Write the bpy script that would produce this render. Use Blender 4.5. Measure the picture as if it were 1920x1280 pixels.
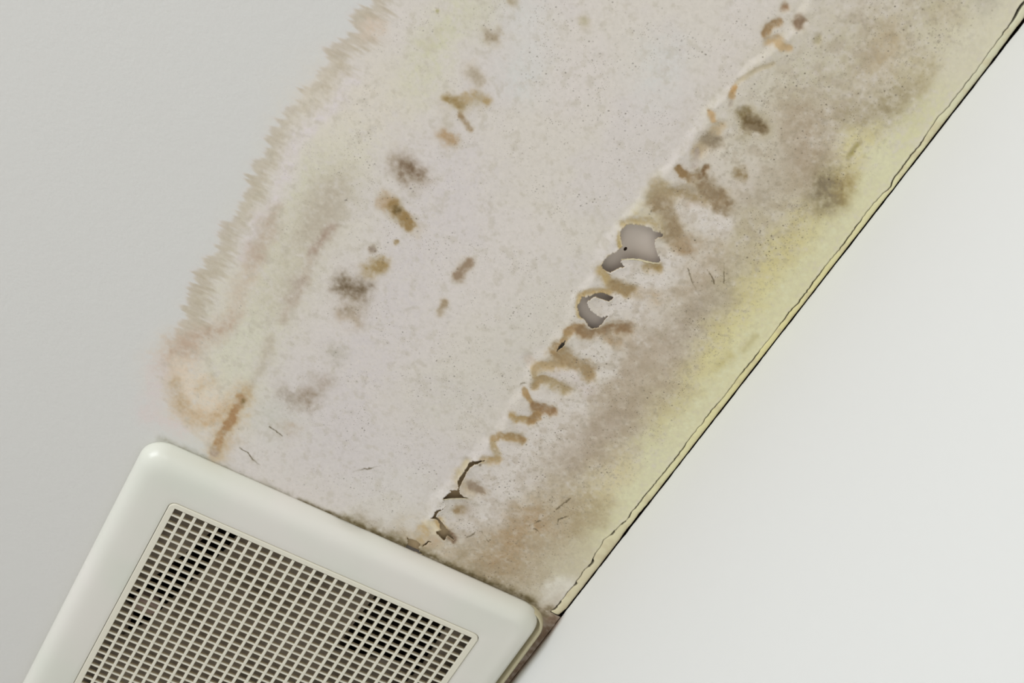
import bpy, math
import numpy as np
from mathutils import Matrix, Vector

for o in list(bpy.data.objects):
    bpy.data.objects.remove(o)
scene = bpy.context.scene
COL = scene.collection

# ------------------------------------------------------------------ camera
Z0 = 2.384                       # height of the grille face; the ceiling is 16 mm above it
CEIL = 0.016
FPX = 3531.85                    # focal length in pixels of a 1920 px wide frame
R = np.array([[0.88733, 0.41804, 0.19463],
              [-0.45257, 0.70858, 0.54138],
              [0.08841, -0.56847, 0.81794]])
C0 = np.array([-0.09131, -0.8588, -0.94215])
cam_d = bpy.data.cameras.new('camera')
cam = bpy.data.objects.new('camera', cam_d)
COL.objects.link(cam)
cam_d.sensor_width = 36.0
cam_d.lens = FPX / 1920 * 36.0
cam_d.clip_start = 0.01
M = Matrix([[R[0, 0], -R[0, 1], -R[0, 2], C0[0]],
            [R[1, 0], -R[1, 1], -R[1, 2], C0[1]],
            [R[2, 0], -R[2, 1], -R[2, 2], C0[2] + Z0],
            [0, 0, 0, 1]])
cam.matrix_world = M
cam_d.dof.use_dof = True
cam_d.dof.focus_distance = 1.17
cam_d.dof.aperture_fstop = 18
scene.camera = cam

# ------------------------------------------------------------------ light
world = bpy.data.worlds.new('room_light')
scene.world = world
world.use_nodes = True
bg = world.node_tree.nodes['Background']
bg.inputs[0].default_value = (1.0, 0.978, 0.952, 1)
bg.inputs[1].default_value = 0.455


def area(name, loc, target, sx, sy, power, colour):
    d = bpy.data.lights.new(name, 'AREA')
    d.shape = 'RECTANGLE'
    d.size, d.size_y = sx, sy
    d.energy = power
    d.color = colour
    o = bpy.data.objects.new(name, d)
    COL.objects.link(o)
    o.location = loc
    v = Vector(target) - Vector(loc)
    o.rotation_euler = v.to_track_quat('-Z', 'Y').to_euler()
    return o


area('window_light', (-1.9, -0.9, 1.75), (0.2, -0.1, 2.25), 1.2, 0.9, 25.5, (0.965, 1.0, 1.04))
area('ceiling_wash', (-0.7, -2.0, 1.0), (0.1, -0.1, 2.4), 1.0, 0.7, 4, (1.0, 0.98, 0.96))
scene.view_settings.view_transform = 'Standard'
scene.view_settings.look = 'None'
scene.view_settings.gamma = 1
scene.view_settings.use_curve_mapping = False
scene.view_settings.exposure = -0.04


# ------------------------------------------------------------------ helpers
def plane_pt(px, py, z=CEIL):
    """where the sight line through a photo pixel meets the plane at height z"""
    px = np.asarray(px, float); py = np.asarray(py, float)
    d = np.stack([(px - 960) / FPX, (py - 640) / FPX, np.ones_like(px)], -1) @ R.T
    s = (z - C0[2]) / d[..., 2]
    return C0[0] + s * d[..., 0], C0[1] + s * d[..., 1]


def to_px(x, y, z=CEIL):
    q = np.stack([x - C0[0], y - C0[1], np.full_like(x, z - C0[2])], -1) @ R
    return q[..., 0] / q[..., 2] * FPX + 960, q[..., 1] / q[..., 2] * FPX + 640


def tag(o, label=None, cat=None, kind=None, group=None):
    if label: o['label'] = label
    if cat: o['category'] = cat
    if kind: o['kind'] = kind
    if group: o['group'] = group
    return o


def mesh_obj(name, verts, faces, mats, parent=None, smooth=False, loc=None):
    me = bpy.data.meshes.new(name)
    me.from_pydata([tuple(v) for v in verts], [], [tuple(f) for f in faces])
    me.update()
    for m in (mats if isinstance(mats, (list, tuple)) else [mats]):
        me.materials.append(m)
    if smooth:
        me.polygons.foreach_set('use_smooth', [True] * len(me.polygons))
    o = bpy.data.objects.new(name, me)
    COL.objects.link(o)
    if parent: o.parent = parent
    if loc is not None: o.location = loc
    return o


def s2l(c):
    c = np.asarray(c, float) / 255.0
    return np.where(c <= 0.04045, c / 12.92, ((c + 0.055) / 1.055) ** 2.4)


def material(name, rgb, rough=0.6, spec=0.5, coat=0.0):
    m = bpy.data.materials.new(name)
    m.use_nodes = True
    b = m.node_tree.nodes['Principled BSDF']
    b.inputs['Base Color'].default_value = (*rgb, 1)
    b.inputs['Roughness'].default_value = rough
    b.inputs['Specular IOR Level'].default_value = spec
    b.inputs['Coat Weight'].default_value = coat
    return m, m.node_tree, b


def link(nt, a, b):
    nt.links.new(a, b)


def noise_node(nt, scale, detail=3, rough=0.5, vec=None):
    n = nt.nodes.new('ShaderNodeTexNoise')
    n.inputs['Scale'].default_value = scale
    n.inputs['Detail'].default_value = detail
    n.inputs['Roughness'].default_value = rough
    if vec is None:
        g = nt.nodes.new('ShaderNodeNewGeometry')
        vec = g.outputs['Position']
    link(nt, vec, n.inputs['Vector'])
    return n


def add_bump(nt, bsdf, scale, strength, dist, detail=3):
    n = noise_node(nt, scale, detail)
    b = nt.nodes.new('ShaderNodeBump')
    b.inputs['Strength'].default_value = strength
    b.inputs['Distance'].default_value = dist
    link(nt, n.outputs['Fac'], b.inputs['Height'])
    link(nt, b.outputs['Normal'], bsdf.inputs['Normal'])
    return n


#@@PAINT_BEGIN
def _hash(ix, iy, seed):
    h = (ix.astype(np.int64) * 374761393 + iy.astype(np.int64) * 668265263 + seed * 1442695041) & 0xffffffff
    h = ((h ^ (h >> 13)) * 1274126177) & 0xffffffff
    h = ((h ^ (h >> 16)) * 2246822519) & 0xffffffff
    return ((h ^ (h >> 15)) & 0xffffff) / float(0xffffff)


def vnoise(x, y, cell, seed=0):
    x = x / cell; y = y / cell
    ix = np.floor(x); iy = np.floor(y)
    fx = x - ix; fy = y - iy
    fx = fx * fx * fx * (fx * (fx * 6 - 15) + 10); fy = fy * fy * fy * (fy * (fy * 6 - 15) + 10)
    a = _hash(ix, iy, seed); b = _hash(ix + 1, iy, seed)
    c = _hash(ix, iy + 1, seed); d = _hash(ix + 1, iy + 1, seed)
    return (a + (b - a) * fx) * (1 - fy) + (c + (d - c) * fx) * fy


def fbm(x, y, cell, seed=0, octv=4, gain=0.5):
    """0..1, mean 0.5"""
    s = 0; amp = 1; tot = 0
    for k in range(octv):
        xr = x * math.cos(0.6 * k + .3) - y * math.sin(0.6 * k + .3)
        yr = x * math.sin(0.6 * k + .3) + y * math.cos(0.6 * k + .3)
        s = s + amp * vnoise(xr, yr, cell / 2 ** k, seed + 17 * k)
        tot += amp; amp *= gain
    return s / tot


def sst(a, b, x):
    t = np.clip((x - a) / (b - a), 0, 1)
    return t * t * (3 - 2 * t)


def seg_dist(px, py, pts):
    """distance to a polyline whose points are (x, y, radius), divided by the local radius"""
    best = np.full(px.shape, 1e9)
    if len(pts) == 1:
        x, y, r = pts[0]
        return np.hypot(px - x, py - y) / r
    for (x0, y0, r0), (x1, y1, r1) in zip(pts[:-1], pts[1:]):
        dx, dy = x1 - x0, y1 - y0
        t = np.clip(((px - x0) * dx + (py - y0) * dy) / (dx * dx + dy * dy + 1e-9), 0, 1)
        d = np.hypot(px - x0 - t * dx, py - y0 - t * dy) / (r0 + (r1 - r0) * t)
        best = np.minimum(best, d)
    return best


# stains read off the photograph: (points with radius, colour, strength, hardness, kind of edge)
# points are photo pixels, turned into places on the ceiling; hardness 0 = cloud, 1 = crisp rim
BROWN = (150, 130, 102)
S = []


def st(pts, col, a, hard=0.4, r=None, warp=1.0):
    if r is not None:
        pts = [(p[0], p[1], r) for p in pts]
    if hard >= .05:
        pts = [(p[0], p[1], p[2] * (1.16 if p[2] < 12 else 1.1)) for p in pts]
    elif hard == 0 and pts[0][2] < 17:
        pts = [(p[0], p[1], p[2] * 1.15) for p in pts]
    S.append((pts, col, a, hard, warp))


# broad washes -------------------------------------------------------------
st([(860, 10), (800, 120), (770, 170)], (201, 198, 172), .75, 0, 46)
st([(925, 0), (910, 40)], (200, 196, 176), .5, 0, 40)
st([(640, 260), (560, 400), (500, 520), (450, 640), (415, 740)], (207, 203, 184), .95, 0, 78)
st([(620, 200), (700, 200)], (211, 203, 190), .7, 0, 80)
st([(660, 150), (625, 195), (584, 236), (552, 275), (538, 312), (520, 353), (500, 395), (476, 432), (456, 480)], (211, 203, 200), .9, 0, 17)
st([(860, 330), (800, 430), (740, 560), (680, 680), (640, 760), (620, 830)], (204, 197, 194), .8, 0, 85)
st([(985, 40), (1000, 110), (980, 140)], (204, 204, 199), .8, 0, 45)
st([(1245, 110), (1230, 150)], (205, 204, 199), .6, 0, 50)
st([(1020, 560), (900, 720), (820, 760)], (201, 196, 184), .55, 0, 60)
st([(1000, 60), (1060, 120)], (209, 201, 195), .5, 0, 50)
st([(1120, 450), (1060, 600), (940, 700)], (205, 199, 188), .5, 0, 50)
st([(330, 690), (360, 740), (410, 770)], (216, 201, 181), .95, 0, 48)
st([(445, 690), (470, 630)], (206, 203, 185), .6, 0, 40)
st([(275, 765), (300, 785), (335, 800)], (210, 198, 194), .7, 0, 20)
st([(290, 690), (295, 730)], (207, 198, 195), .8, 0, 20)
st([(430, 830), (500, 870), (620, 930)], (207, 200, 194), .6, 0, 40)
# right hand field: mauve grey, brown, then yellow towards the wall
st([(1900, -60), (1760, 60), (1620, 120), (1480, 260), (1400, 430), (1320, 560), (1220, 690), (1120, 830), (1010, 1000), (940, 1060)],
   (184, 172, 152), .88, 0, 120)
st([(1500, 30), (1450, 200), (1420, 330)], (200, 193, 178), .6, 0, 70)
st([(1780, 20), (1600, 90), (1500, 170)], (188, 182, 156), .55, 0, 70)
st([(1930, 10), (1800, 130), (1690, 270), (1600, 380), (1490, 510), (1380, 650), (1270, 790), (1170, 920), (1090, 1020)],
   (207, 203, 168), .95, 0, 78)
st([(1900, 0), (1840, 60), (1780, 130)], (208, 202, 184), .8, 0, 50)
st([(1570, 370), (1490, 460), (1400, 560), (1330, 680), (1270, 770)], (196, 184, 132), .75, 0, 58)
st([(1620, 250), (1600, 285), (1560, 330)], (207, 197, 140), .6, 0, 24)
st([(1190, 740), (1150, 800), (1120, 850)], (168, 150, 126), .5, 0, 46)
st([(1470, 220), (1450, 300), (1480, 330)], (172, 156, 130), .5, 0, 48)
st([(1340, 470), (1300, 540)], (180, 164, 144), .45, 0, 36)
st([(1450, 560), (1400, 620), (1350, 690)], (211, 203, 150), .8, 0, 40)
st([(1500, 480), (1450, 520)], (204, 194, 140), .5, 0, 45)
st([(1660, 300), (1570, 430), (1490, 530), (1400, 650), (1310, 770), (1200, 910), (1120, 1010)], (212, 209, 176), .9, 0, 30)
st([(1170, 890), (1130, 940)], (205, 190, 150), .6, 0, 45)
st([(1330, 560), (1290, 610), (1260, 640)], (163, 150, 136), .65, 0, 34)
st([(1385, 500), (1350, 560)], (168, 157, 134), .5, 0, 30)
st([(1235, 690), (1180, 700)], (175, 160, 143), .6, 0, 50)
st([(1400, 400), (1440, 380)], (178, 168, 148), .6, 0, 50)
st([(1380, 460), (1400, 420)], (182, 171, 140), .5, 0, 35)
st([(1150, 790), (1090, 830), (1070, 860)], (168, 153, 136), .75, 0, 44)
st([(1200, 750), (1240, 720)], (172, 158, 136), .6, 0, 45)
st([(1190, 640), (1240, 660)], (178, 163, 145), .5, 0, 45)
st([(1500, 240), (1510, 290), (1530, 320)], (165, 148, 126), .75, 0, 50)
st([(1550, 345), (1545, 365)], (128, 116, 92), .85, 0, 32)
st([(1582, 342), (1570, 365)], (158, 136, 80), .75, 0, 20)
st([(1690, 180), (1650, 205), (1600, 215)], (155, 142, 112), .75, 0, 32)
st([(1735, 130), (1720, 160)], (170, 156, 122), .6, 0, 26)
st([(1660, 75), (1660, 105), (1640, 110)], (178, 160, 130), .65, 0, 34)
st([(1780, 25), (1770, 35)], (172, 158, 128), .5, 0, 22)
st([(1850, 5)], (170, 165, 150), .5, 0, 24)
st([(1450, 330), (1420, 350)], (176, 166, 148), .5, 0, 40)
st([(1110, 950), (1085, 985), (1120, 960)], (166, 150, 116), .6, 0, 30)
# brown field by the fan
st([(980, 985), (965, 1010), (940, 1050)], (166, 140, 106), .65, 0, 32)
st([(1010, 975)], (160, 130, 95), .5, 0, 20)
st([(900, 1040), (980, 1060), (1040, 1040), (1060, 990)], (172, 155, 128), .88, 0, 60)
st([(1100, 1000), (1070, 960), (1000, 950)], (178, 162, 136), .6, 0, 40)
st([(960, 1020), (930, 1080)], (168, 150, 122), .5, 0, 34)
st([(860, 1055), (900, 1075), (950, 1090)], (160, 146, 120), .6, 0, 30)
st([(1000, 1100), (1040, 1070)], (186, 176, 152), .6, 0, 40)
st([(1055, 1105), (1035, 1120)], (214, 209, 196), .85, .1, 26)
st([(1075, 1050), (1090, 1020), (1060, 1060)], (206, 201, 176), .6, 0, 30)
st([(765, 1000), (790, 1005), (830, 1030)], (196, 180, 152), .6, 0, 22)
st([(640, 978), (700, 1000), (760, 1022), (850, 1065), (930, 1100), (1000, 1130)], (124, 112, 82), .7, .0, 10)
st([(560, 938), (645, 972), (700, 996), (770, 1026), (850, 1062), (930, 1097), (990, 1122), (1010, 1140)], (92, 80, 52), .8, .0, 3.6, .25)
st([(680, 990), (760, 1020)], (150, 136, 112), .6, 0, 24)
st([(300, 822), (400, 868), (540, 930)], (150, 146, 128), .5, 0, 5)
st([(800, 985), (822, 978), (820, 996)], (216, 203, 172), .8, .1, 9)
# light pillows between the brown zigzags
LIGHT = (211, 204, 197)
st([(1300, 385), (1320, 400), (1345, 420)], LIGHT, .85, .15, 26)
st([(1290, 372), (1330, 374)], (190, 178, 170), .7, .3, 10)
st([(1180, 515), (1220, 525), (1250, 505), (1270, 470)], LIGHT, .8, .1, 28)
st([(1150, 560), (1190, 575)], LIGHT, .8, .1, 22)
st([(1195, 600), (1230, 580)], LIGHT, .4, 0, 30)
st([(1085, 645), (1120, 665), (1140, 690)], (206, 199, 190), .95, .2, 24)
st([(1040, 697), (1075, 705), (1110, 730)], (207, 198, 192), .8, .1, 14)
st([(1010, 735), (1045, 748), (1090, 760)], LIGHT, .7, .1, 16)
st([(1010, 810), (1060, 800), (960, 850), (980, 900)], LIGHT, .8, 0, 38)
st([(920, 880), (950, 930), (920, 960), (880, 980)], LIGHT, .8, 0, 34)
st([(1350, 210), (1420, 180), (1440, 280), (1370, 300)], (203, 197, 182), .6, 0, 40)
st([(1340, 310), (1390, 350), (1410, 310)], (203, 194, 184), .6, 0, 24)
st([(1240, 340), (1200, 400), (1165, 420)], (206, 200, 182), .6, 0, 20)
st([(1210, 390), (1240, 400), (1230, 420)], (207, 202, 183), .8, 0, 20)
# inner brown line and grey field on the left --------------------------------
st([(515, 400), (495, 450), (478, 480)], (181, 164, 146), .7, .0, 15)
st([(478, 480), (455, 530), (440, 580), (425, 615)], (193, 176, 158), .6, .0, 18)
st([(640, 330), (600, 400), (560, 470), (520, 560)], (187, 179, 159), .55, 0, 44)
st([(625, 370), (600, 410), (585, 440)], (174, 162, 146), .55, 0, 34)
st([(622, 425), (605, 450), (590, 470)], (160, 138, 122), .7, .0, 8)
st([(590, 470), (555, 560), (530, 600)], (180, 164, 148), .5, 0, 8)
st([(560, 530), (548, 548), (541, 558)], (168, 152, 138), .6, 0, 11)
st([(505, 640), (495, 680), (472, 720), (460, 740)], (178, 166, 148), .5, 0, 10)
st([(452, 750), (440, 775), (428, 795), (418, 815), (408, 835)], (166, 132, 94), .85, .05, 7)
st([(456, 742), (444, 770), (420, 820), (408, 845)], (188, 162, 122), .7, 0, 16)
st([(403, 846)], (150, 130, 122), .7, .2, 7)
st([(455, 752)], (120, 100, 60), .7, .2, 4)
st([(332, 655), (352, 638), (380, 625), (405, 622), (425, 612)], (184, 163, 143), .75, .0, 18)
st([(315, 670), (340, 650), (360, 655)], (187, 166, 146), .55, 0, 24)
st([(325, 715), (330, 740), (345, 762)], (182, 160, 128), .75, 0, 11)
st([(345, 762), (370, 782), (400, 785), (420, 770)], (193, 168, 134), .75, 0, 18)
st([(375, 725), (395, 712)], (190, 166, 130), .4, 0, 8)
# spot row on the left board joint --------------------------------------------
st([(640, 528), (660, 535), (678, 540)], (112, 96, 74), .9, .0, 17)
st([(650, 540), (668, 545), (668, 565)], (146, 130, 108), .75, .0, 26)
st([(693, 505), (706, 502), (718, 498)], (160, 138, 98), .8, .05, 11)
st([(645, 590), (660, 592)], (176, 158, 134), .65, 0, 15)
st([(768, 314), (775, 325)], (118, 98, 76), .9, .0, 15)
st([(745, 305), (770, 330), (785, 335)], (160, 145, 125), .7, 0, 20)
st([(722, 378), (735, 384)], (176, 152, 122), .8, .05, 12)
st([(738, 388), (748, 396), (757, 408), (768, 422)], (148, 122, 80), .9, .1, 10)
st([(745, 394)], (104, 84, 48), .7, .1, 7)
st([(768, 422), (780, 432)], (190, 176, 154), .6, 0, 12)
st([(832, 252), (845, 262)], (174, 147, 114), .85, .05, 11)
st([(838, 186), (850, 190), (864, 198)], (152, 130, 88), .85, .05, 9)
st([(862, 192), (885, 177), (897, 180), (910, 190)], (172, 150, 112), .75, .05, 8)
st([(845, 200), (870, 200), (890, 195)], (186, 175, 152), .6, 0, 16)
st([(862, 216), (872, 230), (882, 242)], (152, 130, 100), .8, .05, 5)
st([(882, 132), (890, 143), (900, 150)], (168, 155, 134), .75, .05, 9)
st([(840, 225), (845, 232)], (186, 178, 162), .6, 0, 9)
st([(917, 65), (928, 66)], (164, 150, 128), .75, .05, 10)
st([(962, 3)], (166, 152, 124), .7, .05, 8)
st([(1092, 40)], (176, 168, 138), .7, .05, 8)
st([(820, 60), (800, 85)], (192, 186, 160), .5, 0, 12)
st([(880, 494), (870, 507), (862, 518)], (150, 130, 108), .85, .1, 9)
st([(836, 568), (827, 585)], (160, 142, 116), .75, .1, 6)
st([(632, 664), (628, 668)], (170, 163, 148), .7, 0, 15)
st([(532, 738), (545, 748)], (160, 148, 134), .7, .0, 13)
st([(572, 738), (578, 745), (580, 752)], (152, 136, 118), .75, .0, 13)
st([(560, 750), (600, 735), (612, 718), (590, 712)], (176, 166, 152), .6, 0, 14)
st([(605, 716)], (160, 142, 126), .6, .0, 9)
st([(500, 780), (530, 790)], (192, 190, 178), .6, 0, 30)
st([(540, 805)], (190, 176, 160), .6, 0, 20)
st([(700, 50), (690, 60)], (205, 188, 170), .8, 0, 20)
st([(742, 454)], (160, 140, 108), .8, .2, 4)
st([(697, 464), (700, 470)], (140, 124, 108), .6, .1, 5)
st([(820, 20)], (160, 156, 110), .6, .3, 3)
# brown zigzag by the torn joint ------------------------------------------------
st([(1394, 213), (1398, 222)], (120, 104, 66), .9, .1, 11)
st([(1400, 226), (1412, 234), (1422, 238)], (108, 90, 60), .92, .1, 12)
st([(1395, 235), (1425, 236)], (160, 148, 116), .7, 0, 22)
st([(1385, 322), (1393, 323)], (128, 106, 68), .88, .1, 9)
st([(1326, 262), (1340, 268)], (146, 132, 110), .88, .2, 13)
st([(1348, 235), (1338, 250), (1320, 275), (1308, 285)], (184, 166, 136), .8, .1, 9)
st([(1334, 208), (1337, 220)], (188, 160, 122), .8, .1, 5)
st([(1308, 283), (1302, 300), (1300, 310)], (170, 156, 146), .6, .1, 5)
st([(1376, 163), (1372, 180)], (180, 146, 100), .88, .2, 5)
st([(1380, 155), (1395, 143), (1420, 128), (1450, 118)], (184, 172, 146), .7, .2, 3.2)
st([(1372, 182), (1370, 196)], (176, 164, 152), .5, .2, 3)
st([(1459, 42), (1444, 50), (1435, 64)], (158, 132, 98), .88, .2, 6.5)
st([(1440, 78), (1455, 74), (1466, 82), (1476, 88)], (182, 158, 122), .85, .1, 7)
st([(1473, 14)], (150, 120, 92), .8, .1, 7)
st([(1503, 38), (1498, 46)], (136, 114, 92), .88, .1, 9)
st([(1534, 68), (1531, 76)], (172, 162, 132), .75, .1, 6)
st([(1274, 315), (1284, 326), (1296, 336), (1308, 336)], (142, 116, 80), .95, .35, 7)
st([(1323, 312), (1318, 324), (1312, 334)], (116, 88, 56), .95, .4, 5)
st([(1310, 336), (1326, 352), (1345, 365)], (138, 118, 90), .95, .3, 14)
st([(1345, 368), (1356, 378), (1354, 384)], (134, 114, 86), .95, .3, 15)
st([(1236, 358), (1262, 362), (1290, 362), (1322, 368)], (160, 142, 110), .85, .2, 12)
st([(1236, 352), (1226, 372)], (166, 150, 116), .85, .1, 14)
st([(1240, 378), (1252, 400), (1258, 425), (1262, 444)], (150, 131, 102), .85, .1, 17)
st([(1266, 445), (1278, 458), (1290, 460)], (158, 134, 104), .7, .05, 15)
st([(1200, 405), (1230, 412), (1250, 425)], (188, 174, 140), .8, .0, 12)
st([(1168, 420), (1185, 412), (1220, 415), (1242, 432)], (176, 158, 118), .85, .1, 6)
st([(1163, 435), (1162, 455), (1168, 470)], (176, 156, 108), .8, .2, 3.5)
st([(1165, 470), (1140, 480), (1125, 500)], (180, 158, 108), .8, .2, 3.5)
st([(1215, 498), (1235, 500)], (158, 134, 88), .8, .1, 9)
st([(1126, 505), (1133, 520), (1146, 532)], (178, 156, 112), .9, .1, 9)
st([(1148, 535), (1165, 538), (1185, 545)], (152, 130, 94), .85, .1, 11)
st([(1088, 552), (1112, 545), (1140, 545)], (172, 148, 104), .85, .2, 5)
st([(1085, 556), (1083, 575), (1088, 590)], (182, 160, 112), .7, .2, 4)
st([(1185, 545), (1230, 560)], (186, 166, 138), .6, 0, 12)
st([(1066, 622), (1076, 612), (1090, 616)], (164, 136, 100), .92, .25, 7)
st([(1056, 638), (1066, 624)], (160, 134, 96), .9, .3, 5)
st([(1088, 618), (1110, 624), (1130, 618), (1150, 612), (1172, 618)], (142, 116, 84), .95, .3, 8)
st([(1140, 620), (1165, 614), (1176, 618)], (140, 114, 84), .92, .3, 11)
st([(1138, 632), (1155, 640)], (168, 146, 118), .8, .3, 9)
st([(1046, 650), (1040, 660), (1052, 672), (1064, 675)], (156, 132, 96), .92, .15, 9)
st([(1062, 662), (1075, 678), (1095, 688), (1108, 700)], (158, 136, 102), .88, .2, 11)
st([(1006, 688), (1022, 682), (1045, 682), (1060, 682)], (176, 154, 118), .88, .15, 7)
st([(1002, 690), (1004, 705)], (178, 158, 120), .85, .1, 5)
st([(1002, 722), (1008, 710), (1020, 708)], (162, 140, 104), .88, .2, 6)
st([(1020, 708), (1035, 714), (1050, 724), (1062, 732)], (166, 147, 112), .92, .3, 7.5)
st([(994, 680), (990, 672)], (198, 184, 170), .6, .1, 8)
st([(984, 732), (990, 746), (1000, 756)], (166, 138, 98), .92, .2, 4.5)
st([(1002, 758), (1016, 766), (1036, 770)], (144, 114, 80), .95, .25, 7)
st([(1008, 768), (1004, 780), (996, 788)], (152, 122, 82), .92, .2, 7)
st([(960, 778), (966, 786), (976, 784), (995, 790)], (168, 142, 98), .9, .15, 6)
st([(978, 820), (966, 818), (950, 816), (936, 814), (926, 822)], (160, 134, 94), .9, .25, 6)
st([(926, 822), (926, 836), (934, 850), (934, 858)], (178, 158, 122), .85, .2, 5)
st([(934, 860), (918, 862), (905, 860)], (176, 152, 112), .88, .2, 6)
st([(901, 868)], (60, 46, 30), .9, .4, 2.2, .2)
st([(978, 820)], (146, 118, 80), .8, .2, 6)
st([(884, 908), (895, 912), (902, 918)], (148, 130, 110), .85, .15, 8)
st([(862, 890), (870, 920), (885, 915)], (190, 174, 148), .7, 0, 12)
st([(875, 865), (866, 880), (860, 895)], (192, 178, 142), .7, .1, 6)
st([(858, 955), (868, 956)], (152, 130, 98), .75, .05, 7)
st([(880, 955)], (176, 162, 148), .6, 0, 12)
st([(822, 972), (832, 990), (846, 1006)], (186, 160, 116), .8, .2, 5)
st([(840, 1000), (850, 1008)], (110, 86, 66), .8, .1, 6)
st([(790, 990), (800, 1000), (796, 1010), (788, 1018)], (190, 164, 118), .7, .1, 8)
st([(800, 1020), (815, 1015)], (186, 164, 136), .7, .1, 9)
st([(830, 1038), (845, 1044)], (206, 196, 184), .8, .1, 8)
# brown spot; wall side strip: brown stain with the fan's shadow painted in
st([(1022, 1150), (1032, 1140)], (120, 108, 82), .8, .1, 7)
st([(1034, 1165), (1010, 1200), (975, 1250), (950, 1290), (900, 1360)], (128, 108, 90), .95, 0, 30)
st([(1590, 298), (1602, 280), (1612, 268)], (150, 138, 84), .55, .05, 4)
st([(1395, 655), (1408, 640), (1416, 630)], (170, 157, 104), .45, 0, 6)
st([(1345, 690), (1370, 665)], (178, 164, 106), .5, 0, 9)
# fine dark hair cracks
HAIR = [
    [(505, 800), (512, 804), (518, 808), (524, 812), (529, 817)],
    [(449, 839), (455, 844), (464, 848), (470, 855), (474, 860), (481, 866), (488, 871)],
    [(994, 985), (1009, 978), (1022, 971), (1028, 968), (1034, 960)],
    [(1045, 983), (1047, 974), (1060, 969), (1066, 967)],
    [(1001, 991), (1008, 994), (1014, 1000), (1018, 1006)],
    [(967, 1018), (975, 1011), (982, 1005), (984, 1000)],
    [(904, 996), (909, 1004), (916, 1014)],
    [(976, 722), (979, 719), (984, 717)],
    [(1043, 955), (1056, 944), (1070, 934)],
    [(662, 884), (680, 880), (700, 876), (712, 874)],
    [(1290, 504), (1298, 530), (1310, 552)],
    [(1325, 505), (1336, 520), (1340, 532)],
    [(1357, 495), (1358, 520), (1357, 530)],
    [(873, 1008), (884, 1002), (892, 996)],
]


def edge_x(y):
    """left rim of the water stain: x on the ceiling as a function of y"""
    pts = [(740, -90), (700, -30), (690, 0), (652, 60), (622, 100), (590, 150), (560, 185), (548, 205), (505, 240), (492, 280),
           (470, 320), (462, 345), (442, 400), (420, 430), (405, 470), (384, 490), (366, 525), (352, 560),
           (342, 590), (336, 615), (322, 640), (305, 670), (298, 700), (305, 740), (322, 775), (345, 800), (380, 830), (400, 870)]
    X, Y = plane_pt([p[0] for p in pts], [p[1] for p in pts])
    o = np.argsort(Y)
    return np.interp(y, Y[o], X[o])


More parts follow.
